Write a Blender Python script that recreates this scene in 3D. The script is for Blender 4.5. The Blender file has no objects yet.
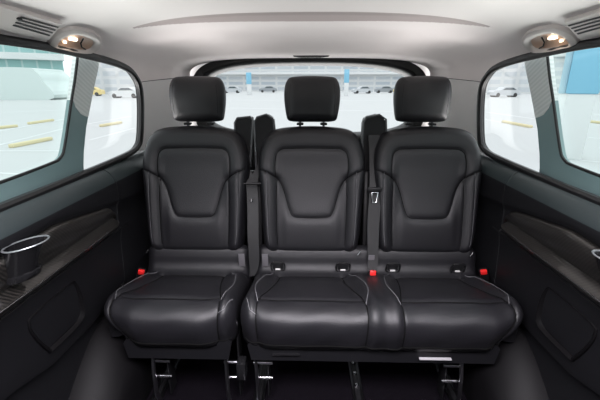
import bpy, bmesh, math, random
import numpy as np
from mathutils import Vector, Matrix

random.seed(4)
S = bpy.context.scene
col = S.collection

# ------------------------------------------------------------ camera
F = 367.0
YAW, PITCH = 0.023397, 0.303660
CAM = np.array((0.0, 0.0, 1.2))
fw = np.array([-math.sin(YAW)*math.cos(PITCH), math.cos(YAW)*math.cos(PITCH), -math.sin(PITCH)])
rt = np.array([math.cos(YAW), math.sin(YAW), 0.0])
up = np.cross(rt, fw)
cd = bpy.data.cameras.new('camera'); cam = bpy.data.objects.new('camera', cd); col.objects.link(cam)
cd.sensor_width = 36.0; cd.lens = 36.0*F/600.0; cd.clip_start = 0.02; cd.clip_end = 800
cam.location = CAM
cam.rotation_euler = (math.pi/2-PITCH, 0, YAW)
S.camera = cam

# ------------------------------------------------------------ world, exposure
w = bpy.data.worlds.new('overcast'); S.world = w; w.use_nodes = True
nt = w.node_tree; bg = nt.nodes['Background']
bg.inputs['Color'].default_value = (0.93, 0.97, 1.0, 1); bg.inputs['Strength'].default_value = 1.4
S.view_settings.view_transform = 'Standard'; S.view_settings.look = 'None'
S.view_settings.exposure = 0.25; S.view_settings.gamma = 1; S.view_settings.use_curve_mapping = False
S.cycles.max_bounces = 10; S.cycles.diffuse_bounces = 6; S.cycles.transparent_max_bounces = 12

def area(name, loc, target, sx, sy, power, c, spread=180):
    ld = bpy.data.lights.new(name, 'AREA'); ld.shape = 'RECTANGLE'; ld.size = sx; ld.size_y = sy; ld.energy = power; ld.color = c; ld.spread = math.radians(spread)
    o = bpy.data.objects.new(name, ld); col.objects.link(o); o.location = loc
    o.rotation_euler = (Vector(target)-Vector(loc)).to_track_quat('-Z', 'Y').to_euler(); return o
# added overhead area light for the seat cushions, no roof fitting built
area('roof_lamp_light', (0, .30, 1.37), (0, .55, 0), 1.25, .4, 30, (.98, .93, 1), 130)
# added lamps brightening the headliner through the windows, in place of pavement bounce
area('pavement_bounce_left', (-2.2, 1.35, .15), (-.2, 1.35, 1.42), 2.2, 1.0, 100, (1, .95, .93))
area('pavement_bounce_right', (2.2, 1.35, .15), (.2, 1.35, 1.42), 2.2, 1.0, 100, (1, .95, .93))
area('pavement_bounce_rear', (0, 3.7, .05), (0, 1.5, 1.42), 1.8, .9, 27, (1, .95, .93))
area('front_bounce', (0, -.40, .80), (0, -.1, 2.0), 1.3, .6, 1.2, (1, .95, .93))  # added uplight behind the camera to brighten the ceiling

def ray(px, py): return fw + rt*(px-300)/F - up*(py-200)/F
def at(px, py, x=None, y=None, z=None):
    d = ray(px, py)
    t = (x-CAM[0])/d[0] if x is not None else ((y-CAM[1])/d[1] if y is not None else (z-CAM[2])/d[2])
    return CAM + d*t

# ------------------------------------------------------------ materials
def mat(name, c, rough=.5, metal=0, spec=.5, coat=0, emit=None, es=0, bump=None, sheen=0, var=None):
    m = bpy.data.materials.new(name); m.use_nodes = True
    n = m.node_tree.nodes; l = m.node_tree.links; b = n['Principled BSDF']
    b.inputs['Base Color'].default_value = (*c, 1); b.inputs['Roughness'].default_value = rough
    b.inputs['Metallic'].default_value = metal; b.inputs['Specular IOR Level'].default_value = spec
    b.inputs['Coat Weight'].default_value = coat; b.inputs['Sheen Weight'].default_value = sheen
    if emit: b.inputs['Emission Color'].default_value = (*emit, 1); b.inputs['Emission Strength'].default_value = es
    tc = n.new('ShaderNodeTexCoord')
    if bump:
        sc, st, kind = bump
        if kind == 'voronoi':
            t = n.new('ShaderNodeTexVoronoi'); t.inputs['Scale'].default_value = sc; out = t.outputs['Distance']
        else:
            t = n.new('ShaderNodeTexNoise'); t.inputs['Scale'].default_value = sc; t.inputs['Detail'].default_value = 3; out = t.outputs['Fac']
        l.new(tc.outputs['Object'], t.inputs['Vector'])
        bp = n.new('ShaderNodeBump'); bp.inputs['Strength'].default_value = st; bp.inputs['Distance'].default_value = .002
        l.new(out, bp.inputs['Height']); l.new(bp.outputs['Normal'], b.inputs['Normal'])
    if var:
        sc, c2 = var
        t = n.new('ShaderNodeTexNoise'); t.inputs['Scale'].default_value = sc; t.inputs['Detail'].default_value = 4
        l.new(tc.outputs['Object'], t.inputs['Vector'])
        mx = n.new('ShaderNodeMix'); mx.data_type = 'RGBA'
        mx.inputs[6].default_value = (*c, 1); mx.inputs[7].default_value = (*c2, 1)
        l.new(t.outputs['Fac'], mx.inputs[0]); l.new(mx.outputs[2], b.inputs['Base Color'])
    return m
M = {}
M['leather'] = mat('black_leather', (.0085, .009, .0105), .46, spec=.45, bump=(420, .25, 'voronoi'), var=(9, (.011, .010, .013)))
M['seam'] = mat('seam_thread_black', (.004, .004, .004), .8, spec=.1)
M['stitch'] = mat('stitch_grey', (.16, .16, .17), .6)
M['plastic'] = mat('black_plastic', (.007, .007, .008), .45, spec=.35, bump=(300, .15, 'noise'))
M['plastic_soft'] = mat('soft_black_trim', (.007, .007, .0085), .5, spec=.3, bump=(500, .2, 'noise'))
M['gloss'] = mat('gloss_black_plastic', (.01, .01, .011), .2)
M['sill'] = mat('dark_grey_trim', (.22, .33, .335), .36, bump=(400, .15, 'noise'))  # dark trim with the sky's grazing reflection lightened into its base colour
M['liner'] = mat('headliner_fabric', (.80, .745, .735), .95, spec=.1, bump=(700, .3, 'noise'), sheen=.2, var=(300, (.77, .715, .705)))
M['pillar'] = mat('pillar_grey_plastic', (.74, .725, .715), .6, spec=.3, bump=(500, .15, 'noise'))
M['lamp'] = mat('lamp_grey_plastic', (.66, .61, .59), .4)
M['rubber'] = mat('rubber_black', (.008, .008, .009), .45)
M['metal'] = mat('brushed_metal', (.6, .6, .62), .25, metal=1)
M['steel'] = mat('dark_steel', (.12, .12, .13), .35, metal=1)
M['rim'] = mat('satin_rim', (.30, .32, .33), .35, metal=.6)
M['legm'] = mat('zinc_steel', (.35, .35, .37), .3, metal=1)
M['rim2'] = mat('grey_rim', (.10, .105, .11), .4)
M['handle'] = mat('pale_metal_handle', (.5, .49, .51), .35, metal=.3)
M['red'] = mat('red_button', (.75, .02, .02), .35)
M['belt'] = mat('belt_webbing', (.013, .013, .014), .55, bump=(900, .4, 'noise'))
M['tag'] = mat('grey_fabric_tag', (.12, .115, .125), .9)
M['arch'] = mat('wheel_arch_cover', (.0035, .0032, .0038), .55, spec=.15, bump=(400, .2, 'noise'))
M['carpet'] = mat('black_carpet', (.004, .0032, .0045), .98, spec=.02, bump=(250, .9, 'noise'), var=(40, (.006, .005, .007)))
M['bulb'] = mat('bulb', (1, .8, .6), .3, emit=(1, .84, .66), es=6)
M['warm'] = mat('lamp_reflector', (.72, .50, .38), .35)
M['yellow'] = mat('yellow_paint', (.66, .58, .36), .7)
M['white'] = mat('white_paint', (.66, .67, .67), .7)
M['pale'] = mat('pale_panel', (.60, .66, .645), .6)
M['blue'] = mat('sky_blue_panel', (.20, .46, .62), .5)
M['lightblue'] = mat('pale_blue_panel', (.36, .52, .60), .5)
M['carglass'] = mat('car_glass', (.08, .1, .11), .2)
M['tyre'] = mat('tyre_rubber', (.03, .03, .03), .8)

def glass(name, tint, refl=.05):
    m = bpy.data.materials.new(name); m.use_nodes = True
    n = m.node_tree.nodes; l = m.node_tree.links; n.remove(n['Principled BSDF'])
    t = n.new('ShaderNodeBsdfTransparent'); t.inputs[0].default_value = (*tint, 1)
    g = n.new('ShaderNodeBsdfGlossy'); g.inputs['Roughness'].default_value = .02; g.inputs[0].default_value = (1, 1, 1, 1)
    lw = n.new('ShaderNodeLayerWeight'); lw.inputs[0].default_value = .5
    pw = n.new('ShaderNodeMath'); pw.operation = 'POWER'; pw.inputs[1].default_value = 4.5
    fr = n.new('ShaderNodeMath'); fr.operation = 'MULTIPLY_ADD'; fr.inputs[1].default_value = .45; fr.inputs[2].default_value = .012
    l.new(lw.outputs['Facing'], pw.inputs[0]); l.new(pw.outputs[0], fr.inputs[0])
    x = n.new('ShaderNodeMixShader')
    l.new(fr.outputs[0], x.inputs[0]); l.new(t.outputs[0], x.inputs[1]); l.new(g.outputs[0], x.inputs[2])
    l.new(x.outputs[0], n['Material Output'].inputs['Surface']); return m
M['glass_green'] = glass('side_glass_green', (.94, .985, .975))
M['glass'] = glass('clear_glass', (.98, .99, .99))

def striped(name, c1, c2, scale, rough, coat=0, rot=(0, 0, 0), direction='X', bumpst=0):
    m = mat(name, c1, rough, coat=coat); n = m.node_tree.nodes; l = m.node_tree.links; b = n['Principled BSDF']
    tc = n.new('ShaderNodeTexCoord'); mp = n.new('ShaderNodeMapping'); mp.inputs['Rotation'].default_value = rot
    wv = n.new('ShaderNodeTexWave'); wv.bands_direction = direction; wv.inputs['Scale'].default_value = scale
    wv.inputs['Distortion'].default_value = .4; wv.inputs['Detail'].default_value = 1
    mx = n.new('ShaderNodeMix'); mx.data_type = 'RGBA'; mx.inputs[6].default_value = (*c1, 1); mx.inputs[7].default_value = (*c2, 1)
    l.new(tc.outputs['Object'], mp.inputs[0]); l.new(mp.outputs[0], wv.inputs[0]); l.new(wv.outputs['Fac'], mx.inputs[0])
    l.new(mx.outputs[2], b.inputs['Base Color'])
    return m
M['carbon'] = striped('carbon_weave_trim', (.003, .003, .003), (.020, .018, .016), 34, .32, coat=.8, rot=(.9, 0, 0), direction='Z')
M['pleat'] = striped('pillar_lined_fabric', (.70, .77, .755), (.82, .88, .87), 22, .85, rot=(.5, 0, 0), direction='Z')

# ------------------------------------------------------------ helpers
def link(name, me, m, parent=None, smooth=True):
    o = bpy.data.objects.new(name, me); col.objects.link(o)
    for q in (m if isinstance(m, list) else [m]): me.materials.append(q)
    if smooth: me.polygons.foreach_set('use_smooth', [True]*len(me.polygons))
    if parent: o.parent = parent
    return o
def mesh(name, V, Fc, m, parent=None, smooth=True, fix=True):
    me = bpy.data.meshes.new(name); me.from_pydata([tuple(map(float, v)) for v in V], [], [list(map(int, f)) for f in Fc])
    if fix:
        bm = bmesh.new(); bm.from_mesh(me); bmesh.ops.remove_doubles(bm, verts=bm.verts, dist=1e-6)
        bmesh.ops.recalc_face_normals(bm, faces=bm.faces); bm.to_mesh(me); bm.free()
    me.update()
    o = link(name, me, m, parent, smooth)
    if smooth: sharp(o)
    return o
def sharp(o, ang=40):
    me = o.data; bm = bmesh.new(); bm.from_mesh(me)
    for e in bm.edges:
        if len(e.link_faces) == 2 and e.calc_face_angle(0) > math.radians(ang): e.smooth = False
    bm.to_mesh(me); bm.free()
def tag(o, label=None, cat=None, group=None, kind=None):
    if label: o['label'] = label
    if cat: o['category'] = cat
    if group: o['group'] = group
    if kind: o['kind'] = kind
    return o
def empty(name, loc, label, cat, group=None):
    o = bpy.data.objects.new(name, None); o.empty_display_size = .05; o.location = loc; col.objects.link(o)
    return tag(o, label, cat, group)
def under(child, root):
    child.parent = root; child.matrix_parent_inverse = Matrix.Translation(-Vector(root.location)); return child
class MB:
    """collects shapes into one mesh"""
    def __init__(s): s.V = []; s.F = []
    def add(s, V, Fc):
        k = len(s.V); s.V += [tuple(map(float, v)) for v in V]; s.F += [[i+k for i in f] for f in Fc]; return s
    def box(s, c, d, bev=.003, R=None, seg=2):
        bm = bmesh.new(); bmesh.ops.create_cube(bm, size=1); bmesh.ops.scale(bm, vec=d, verts=bm.verts)
        if bev: bmesh.ops.bevel(bm, geom=bm.edges, offset=min(bev, min(d)*.45), segments=seg, affect='EDGES', profile=.5)
        T = Matrix.Translation(c) @ (R.to_4x4() if R else Matrix.Identity(4))
        bmesh.ops.transform(bm, matrix=T, verts=bm.verts); bm.verts.index_update()
        s.add([v.co[:] for v in bm.verts], [[v.index for v in f.verts] for f in bm.faces]); bm.free(); return s
    def tube(s, P, r, seg=8, closed=False, flat=1.0, upv=(0, 0, 1)):
        P = [Vector(p) for p in P]; n = len(P); V = []; Fc = []
        rr = r if hasattr(r, '__len__') else [r]*n
        prev = None
        for i, p in enumerate(P):
            a = P[(i-1) % n] if (closed or i > 0) else p; b = P[(i+1) % n] if (closed or i < n-1) else p
            t = (b-a).normalized()
            u = Vector(upv).cross(t) if prev is None else prev - t*prev.dot(t)
            if u.length < 1e-5: u = Vector((1, 0, 0)).cross(t)
            u.normalize(); prev = u; v = t.cross(u)
            for k in range(seg):
                an = 2*math.pi*k/seg
                V.append(p + u*math.cos(an)*rr[i]*flat + v*math.sin(an)*rr[i])
        m = n if closed else n-1
        for i in range(m):
            for k in range(seg):
                a = i*seg+k; b = i*seg+(k+1) % seg; c = ((i+1) % n)*seg+(k+1) % seg; d = ((i+1) % n)*seg+k
                Fc.append([a, b, c, d])
        if not closed:
            Fc.append(list(range(seg))[::-1]); Fc.append([(n-1)*seg+k for k in range(seg)])
        return s.add(V, Fc)
    def lathe(s, prof, c=(0, 0, 0), seg=24, R=None):
        V = []; Fc = []
        for (r, z) in prof:
            for k in range(seg):
                a = 2*math.pi*k/seg; p = Vector((r*math.cos(a), r*math.sin(a), z))
                if R: p = R @ p
                V.append(p+Vector(c))
        for i in range(len(prof)-1):
            for k in range(seg): Fc.append([i*seg+k, i*seg+(k+1) % seg, (i+1)*seg+(k+1) % seg, (i+1)*seg+k])
        return s.add(V, Fc)
    def prism(s, pts, fn, d0, d1):
        """polygon pts (a,b) with fn(a,b,d)->xyz between depths"""
        n = len(pts); V = [fn(a, b, d0) for a, b in pts]+[fn(a, b, d1) for a, b in pts]
        Fc = [list(range(n))[::-1], list(range(n, 2*n))]+[[i, (i+1) % n, n+(i+1) % n, n+i] for i in range(n)]
        return s.add(V, Fc)
    def strip(s, P, halfw, th, side):
        """flat webbing through points P, width direction list side, thickness th"""
        V = []; Fc = []
        for p, hw, sd in zip(P, halfw, side):
            p = Vector(p); sd = Vector(sd).normalized()
            V += [p-sd*hw, p+sd*hw]
        n = len(P)
        for i in range(n-1): Fc.append([2*i, 2*i+1, 2*i+3, 2*i+2])
        # thickness by normal offset
        nv = len(V); W = []
        for i in range(n):
            a = Vector(P[max(i-1, 0)]); b = Vector(P[min(i+1, n-1)]); t = (b-a).normalized(); nn = t.cross(Vector(side[i]).normalized())
            W += [V[2*i]+nn*th, V[2*i+1]+nn*th]
        V += W
        for i in range(n-1):
            Fc.append([nv+2*i, nv+2*i+2, nv+2*i+3, nv+2*i+1])
            Fc.append([2*i, 2*i+2, nv+2*i+2, nv+2*i]); Fc.append([2*i+1, nv+2*i+1, nv+2*i+3, 2*i+3])
        Fc.append([0, nv, nv+1, 1]); Fc.append([2*n-2, 2*n-1, nv+2*n-1, nv+2*n-2])
        return s.add(V, Fc)
    def build(s, name, m, parent=None, smooth=True): 
        o = mesh(name, s.V, s.F, m, None, smooth)
        if parent: under(o, parent)
        return o
def catmull(P, n=8, closed=False):
    P = [np.array(p, float) for p in P]; out = []; N = len(P)
    rng = range(N) if closed else range(N-1)
    for i in rng:
        if closed: a, b, c, d = P[(i-1) % N], P[i], P[(i+1) % N], P[(i+2) % N]
        else: a, b, c, d = P[max(i-1, 0)], P[i], P[i+1], P[min(i+2, N-1)]
        for k in range(n):
            t = k/n
            out.append(.5*((2*b)+(c-a)*t+(2*a-5*b+4*c-d)*t*t+(3*b-a-3*c+d)*t**3))
    if not closed: out.append(P[-1])
    return out
def interp(x, xs, ys): return float(np.interp(x, xs, ys))
def segdist(U, W, poly):
    d = np.full(U.shape, 9.0)
    for (a, b), (c, e) in zip(poly[:-1], poly[1:]):
        vx, vy = c-a, e-b; L = vx*vx+vy*vy+1e-12
        t = np.clip(((U-a)*vx+(W-b)*vy)/L, 0, 1)
        d = np.minimum(d, np.hypot(U-a-t*vx, W-b-t*vy))
    return d

# ============================================================ OUTSIDE
GZ = -0.55
gm = mat('concrete_ground', (.55, .555, .55), .9, var=(.35, (.51, .52, .52)))
def gp(px, py, z=GZ): return at(px, py, z=z)
g = MB()
g.add([(-300, -60, GZ), (300, -60, GZ), (300, 300, GZ), (-300, 300, GZ)], [[0, 1, 2, 3]])
nground = 1
def gline(p, q, wd):
    a = gp(*p)+[0, 0, .004]; b = gp(*q)+[0, 0, .004]; a = Vector(a); b = Vector(b)
    s = (b-a).cross(Vector((0, 0, 1))).normalized()*wd/2
    g.add([a-s, a+s, b+s, b-s], [[0, 1, 2, 3]])
for p, q, wd in [((-20, 151), (72, 151), .12), ((-20, 172), (34, 175), .10), ((-20, 150), (66, 128), .12), ((-20, 113), (70, 110), .25),
                 ((-10, 133), (70, 118), .15), ((88, 124), (132, 116), .15), ((90, 140), (135, 128), .12), ((486, 112), (535, 119), .2),
                 ((484, 119), (545, 131), .12), ((575, 136), (620, 141), .12), ((575, 160), (620, 164), .1), ((580, 112), (620, 118), .2),
                 ((230, 100), (420, 101), .5), ((230, 108), (420, 112), .3)]:
    gline(p, q, wd)
go = g.build('ground', [gm, M['white']], None, False)
for i, p in enumerate(go.data.polygons): p.material_index = 0 if p.area > 1000 else 1
for p in go.data.polygons:
    pass
tag(go, kind='structure')

def kerb(p, q, lab):
    a = Vector(gp(*p)); b = Vector(gp(*q)); c = (a+b)/2; L = (b-a).length
    R = Matrix.Rotation(math.atan2(b.y-a.y, b.x-a.x), 3, 'Z')
    o = MB().box((0, 0, .055), (L, .17, .11), .03).build('wheel_stop', M['yellow'])
    o.location = c; o.rotation_euler = (0, 0, math.atan2(b.y-a.y, b.x-a.x))
    tag(o, lab, 'wheel stop', 'yellow wheel stops on the car park')
kerb((11, 148), (51, 140), 'nearest pale yellow wheel stop seen through the left window')
kerb((29, 124.5), (53, 121), 'yellow wheel stop in the second row, left window, beside the pillar')
kerb((-6, 129.5), (17, 127), 'yellow wheel stop in the second row at the left edge of the left window')
kerb((101, 127), (121, 123.5), 'yellow wheel stop seen through the small rear pane of the left window')
kerb((503, 122.5), (531, 128), 'yellow wheel stop seen through the small rear pane of the right window')
kerb((585, 122), (612, 125), 'yellow wheel stop right of the blue and white pylon')

# pylons
def facade(name, c1, c2, cf, bw, bh, mortar=.04):
    m = mat(name, c1, .5); n = m.node_tree.nodes; l = m.node_tree.links; b = n['Principled BSDF']
    tc = n.new('ShaderNodeTexCoord'); mp = n.new('ShaderNodeMapping'); mp.inputs['Rotation'].default_value = (math.pi/2, 0, 0)
    br = n.new('ShaderNodeTexBrick'); br.offset = 0
    br.inputs['Color1'].default_value = (*c1, 1); br.inputs['Color2'].default_value = (*c2, 1); br.inputs['Mortar'].default_value = (*cf, 1)
    br.inputs['Scale'].default_value = 1; br.inputs['Brick Width'].default_value = bw; br.inputs['Row Height'].default_value = bh
    br.inputs['Mortar Size'].default_value = mortar; br.inputs['Bias'].default_value = 0
    l.new(tc.outputs['Object'], mp.inputs[0]); l.new(mp.outputs[0], br.inputs[0]); l.new(br.outputs['Color'], b.inputs['Base Color'])
    return m
def building(name, p, q, h, mname, lab, floors=None, th=8, roofmat=None, z0=0):
    a = Vector(p); b = Vector(q); L = (b-a).length; ang = math.atan2(b.y-a.y, b.x-a.x)
    root = empty(name, ((a.x+b.x)/2, (a.y+b.y)/2, GZ), lab, 'building'); root.rotation_euler = (0, 0, ang)
    o = MB().box((0, th/2, h/2), (L, th, h), 0).build('facade', mname, None, False); o.parent = root
    if floors:
        for z, d, hh in floors:
            o = MB().box((0, th/2-d/2, z), (L+.6, th+d, hh), .05).build('band', M['white'], None, False); o.parent = root
    return root
fm_teal = facade('teal_glass_facade', (.24, .42, .41), (.29, .47, .46), (.42, .54, .53), 2.2, 3.4, .16)
fm_grey = facade('pale_facade', (.44, .48, .51), (.52, .55, .57), (.60, .61, .61), 3.0, 1.6, .35)
fm_term = facade('terminal_facade', (.44, .49, .54), (.54, .57, .60), (.66, .67, .67), 5.0, 1.5, .35)
building('terminal_building', (-45, 118), (55, 118), 16, fm_term, 'long pale terminal building seen through the rear window', [(5.1, 2.5, .7), (9.4, 2.0, .8)])
building('glass_building', (-95, 36), (-46, 72), 16, fm_teal, 'teal glass building seen through the left window', [(6.6, 1.2, 1.1)])
building('grey_building', (-46, 77), (-30, 88), 14, fm_grey, 'pale grey office building seen through the rear pane of the left window', [(9, 1, .8)])
building('office_building', (38, 90), (56, 74), 14, fm_grey, 'pale office building seen through the rear pane of the right window', [(7.5, 1, .8)])
building('hall_building', (58, 62), (90, 36), 16, fm_teal, 'teal and white building at the edge of the right window', [(6.2, 1.2, 1.6), (2.2, 1.2, .8)])
# pale pavilion with rounded corner: solid shape in place of a window reflection
a = at(-40, 100, z=GZ); b = at(49, 100, z=GZ)
d = Vector(b-a); ang = math.atan2(d.y, d.x); L = d.length
pts = catmull([(-L/2, 0), (L/2, 0), (L/2-.3, 2.2), (L/2-1.0, 3.3), (L/2-2.4, 3.75), (-L/2, 3.8)], 6, False)
pv = MB().prism([tuple(p) for p in pts], lambda x, z, dd: (x, dd, z), 0, 6).build('pavilion', M['pale'], None, False)
pv.location = ((a+b)/2); pv.rotation_euler = (0, 0, ang)
tag(pv, 'low pale pavilion with rounded corner in front of the teal glass building', 'pavilion')
# hedges behind lot
def sign_pillar(px, pyb, wpx, htop, zsplit, lab, sky=False):
    p = at(px, pyb, z=GZ); dep = float((p-CAM)@fw); wd = wpx*dep/F
    r = empty('sign_pillar', p, lab, 'sign pillar', 'white pillars with a blue head on the car park')
    o = MB().box((0, 0, zsplit/2), (wd, wd*.7, zsplit), .02).build('pillar_base', M['white']); o.parent = r
    o = MB().box((0, 0, (zsplit+htop)/2), (wd*1.15, wd*.8, htop-zsplit), .03).build('sign_head', M['blue']); o.parent = r
    if sky:
        o = MB().box((-wd*.72, .02, (zsplit+htop)/2), (wd*.28, wd*.5, htop-zsplit), .03).build('side_panel', M['lightblue']); o.parent = r
    return r
r = sign_pillar(568, 158, 22, 3.6, 1.55, 'near pylon with a wide blue head and white base in the right window', True)
r.rotation_euler = (0, 0, -.65)
sign_pillar(249.5, 95, 4.2, 3.9, 1.9, 'far white pillar with blue head left of the middle headrest')
sign_pillar(346, 96, 4.2, 4.2, 2.1, 'far white pillar with blue head right of the middle headrest')

# parked cars in the distance
def car(px, py, paint, lab, rot, first=[None]):
    p = at(px, py, z=GZ)
    r = empty('parked_car', p, lab, 'car', 'parked cars on the far side'); r.rotation_euler = (0, 0, rot)
    side = [(-2.1, .35), (-2.15, .8), (-1.6, .98), (-.9, 1.02), (-.35, 1.42), (.9, 1.45), (1.6, 1.05), (2.1, .95), (2.15, .4), (1.8, .25), (-1.8, .25)]
    o = MB().prism([tuple(q) for q in catmull(side, 3, True)], lambda x, z, dd: (x, dd, z), -.85, .85).build('car_body', paint, None, False); o.parent = r
    win = [(-.75, 1.03), (-.28, 1.36), (.85, 1.38), (1.4, 1.05)]
    o = MB().prism(win, lambda x, z, dd: (x, dd, z), -.87, .87).build('car_window', M['carglass'], None, False); o.parent = r
    for wx in (-1.35, 1.35):
        o = MB().lathe([(0, -.87), (.3, -.87), (.32, -.8), (.32, .8), (.3, .87), (0, .87)], (0, 0, 0), 16, Matrix.Rotation(math.pi/2, 3, 'X')).build('wheel', M['tyre']); o.parent = r; o.location = (wx, 0, .32)
paints = {'white': M['white'], 'silver': mat('silver_paint', (.5, .52, .54), .35), 'yellow': mat('taxi_yellow', (.75, .6, .25), .4), 'grey': mat('grey_paint', (.28, .3, .32), .35)}
for k, (px, py, pc, lab) in enumerate([
    (232, 93, 'silver', 'distant silver car left of the far blue-headed pillar, rear window'),
    (268, 92.5, 'grey', 'distant grey car right of the far blue-headed pillar, rear window'),
    (362, 93.5, 'silver', 'distant silver car right of the middle headrest'),
    (384, 93, 'grey', 'distant grey car in the middle of the right gap of the rear window'),
    (404, 93.5, 'yellow', 'distant yellow car near the right corner of the rear window'),
    (90, 96, 'yellow', 'distant yellow car beside the left window pillar'),
    (127, 98, 'white', 'distant white car in the rear pane of the left window'),
    (503, 97, 'silver', 'distant silver car in the rear pane of the right window')]):
    car(px, py, paints[pc], lab, .1*(k % 3))

# ============================================================ CABIN SHELL
NS = 3.2; HW = .775
def W_at(y): return interp(y, [0, 1.7, 1.8, 1.9, 1.97, 2.06, 2.17], [.775, .775, .764, .735, .705, .685, .672])
def zc_at(y): return interp(y, [-1, .4, 1.0, 1.30, 1.60, 1.75, 1.84, 1.90, 1.94, 1.97, 1.99, 2.17], [1.40, 1.418, 1.420, 1.418, 1.415, 1.410, 1.397, 1.381, 1.367, 1.356, 1.352, 1.345])
def zs_at(y): return interp(y, [0, 1.7, 2.0, 2.2], [1.20, 1.21, 1.235, 1.24])
def liner_pt(y0, th):
    W, zc, zs = W_at(y0), zc_at(y0), zs_at(y0)
    c, s = math.cos(th), math.sin(th)
    x = W*math.copysign(abs(c)**(2/NS), c); z = zs+(zc-zs)*abs(s)**(2/NS)
    y = y0 + .2*x*x*interp(y0, [.9, 1.27, 1.6], [0, 1, 0])
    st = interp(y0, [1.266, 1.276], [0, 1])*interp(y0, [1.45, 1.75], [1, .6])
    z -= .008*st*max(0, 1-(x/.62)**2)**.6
    return (x, y, z)
def liner_z(x, y):
    W, zc, zs = W_at(y), zc_at(y), zs_at(y)
    q = min(abs(x)/W, 1)
    return zs+(zc-zs)*(1-q**NS)**(1/NS)
def liner_hit(px, py):
    d = ray(px, py); t = .3
    while t < 3:
        p = CAM+d*t
        if abs(p[0]) >= W_at(p[1]) or p[2] >= liner_z(p[0], p[1]): return p
        t += .0015
    return p
def loft(rows, thick_fn=None):
    n = len(rows[0]); V = [p for r_ in rows for p in r_]
    return V, [[i*n+j, i*n+j+1, (i+1)*n+j+1, (i+1)*n+j] for i in range(len(rows)-1) for j in range(n-1)]
def solid(V, Fc, off):
    """close an open sheet by an offset copy; off(v)->v'"""
    n = len(V); from collections import Counter
    V2 = V+[off(v) for v in V]; F2 = list(Fc)+[[i+n for i in f][::-1] for f in Fc]
    E = {}
    for f in Fc:
        for a, b in zip(f, f[1:]+f[:1]): E[(a, b)] = 1
    for (a, b) in list(E):
        if (b, a) not in E: F2.append([a, a+n, b+n, b][::-1])
    return V2, F2
ys = [-.9, -.5, 0, .4, .7, .9, 1.0, 1.1, 1.2, 1.25, *[1.258+.003*k for k in range(50)], 1.44, 1.5, 1.6, 1.68, 1.74, 1.78, 1.81, 1.84, 1.87, 1.9, 1.92, 1.94, 1.955, 1.97, 1.98, 1.99, 2.03, 2.1, 2.17]
NT = 110
rows = [[liner_pt(y, math.pi*k/NT) for k in range(NT+1)] for y in ys]
V, Fc = loft(rows)
V, Fc = solid(V, Fc, lambda v: (v[0]*1.02, v[1], v[2]+.02))
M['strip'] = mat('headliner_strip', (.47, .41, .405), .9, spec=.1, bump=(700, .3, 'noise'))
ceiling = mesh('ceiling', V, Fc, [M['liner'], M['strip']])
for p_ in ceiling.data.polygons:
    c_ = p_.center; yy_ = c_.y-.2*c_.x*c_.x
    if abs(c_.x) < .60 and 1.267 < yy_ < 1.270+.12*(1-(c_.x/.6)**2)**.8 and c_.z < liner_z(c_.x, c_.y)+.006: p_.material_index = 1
tag(ceiling, kind='structure')

# side window opening contour (y,z)
win = [(-.75, 1.10), (-.74, 1.25), (-.66, 1.30), (0, 1.305), (.6, 1.306), (1.04, 1.306), (1.25, 1.300), (1.48, 1.286), (1.62, 1.268), (1.69, 1.243), (1.73, 1.195), (1.738, 1.12), (1.73, 1.03), (1.718, .965), (1.70, .933), (1.64, .912), (1.5, .903), (1.25, .897), (1.0, .893), (.6, .892), (0, .892), (-.66, .892), (-.74, .93)]
winc = catmull(win, 6, True)
def wall_x(y, z):
    Wd = W_at(y)
    if z < zs_at(y): return Wd + (zs_at(y)-z)*.085
    q = min(max((z-zs_at(y))/(zc_at(y)-zs_at(y)), 0), .999); return Wd*(1-q**NS)**(1/NS)
def apply_cut(o, pts, x0, x1):
    c = MB().prism([tuple(p) for p in pts], lambda a, b, dd: (dd, a, b), x0, x1).build('cut', M['rubber'], None, False)
    md = o.modifiers.new('b', 'BOOLEAN'); md.operation = 'DIFFERENCE'; md.solver = 'EXACT'; md.object = c
    dg = bpy.context.evaluated_depsgraph_get(); me = bpy.data.meshes.new_from_object(o.evaluated_get(dg))
    o.modifiers.clear(); old = o.data; o.data = me; bpy.data.meshes.remove(old); bpy.data.objects.remove(c)
for sx in (-1, 1):
    apply_cut(ceiling, winc, sx*.60, sx*1.0)

for sx, side in ((-1, 'left'), (1, 'right')):
    # light D-pillar trim down to the belt
    yy = [1.60, 1.66, 1.7, 1.74, 1.78, 1.81, 1.84, 1.87, 1.9, 1.93, 1.955, 1.97, 1.99, 2.03, 2.1, 2.17]
    rows = []
    for y in yy:
        r_ = []
        for k in range(12):
            z = .90+(zs_at(y)-.90-.0015)*k/11
            r_.append((sx*wall_x(y, z), y, z))
        rows.append(r_)
    V, Fc = loft(rows); V, Fc = solid(V, Fc, lambda v: (v[0]+sx*.012, v[1], v[2]))
    o = mesh('wall_'+side, V, Fc, M['pillar']); tag(o, kind='structure'); apply_cut(o, winc, sx*.6, sx*1.0)
    gp_ = MB().tube([(sx*(wall_x(y, zs_at(y)-.001)+.002), y, zs_at(y)-.001) for y in yy if y > 1.73], .0028, 6).build('panel_gap', M['rubber'], o)

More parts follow.
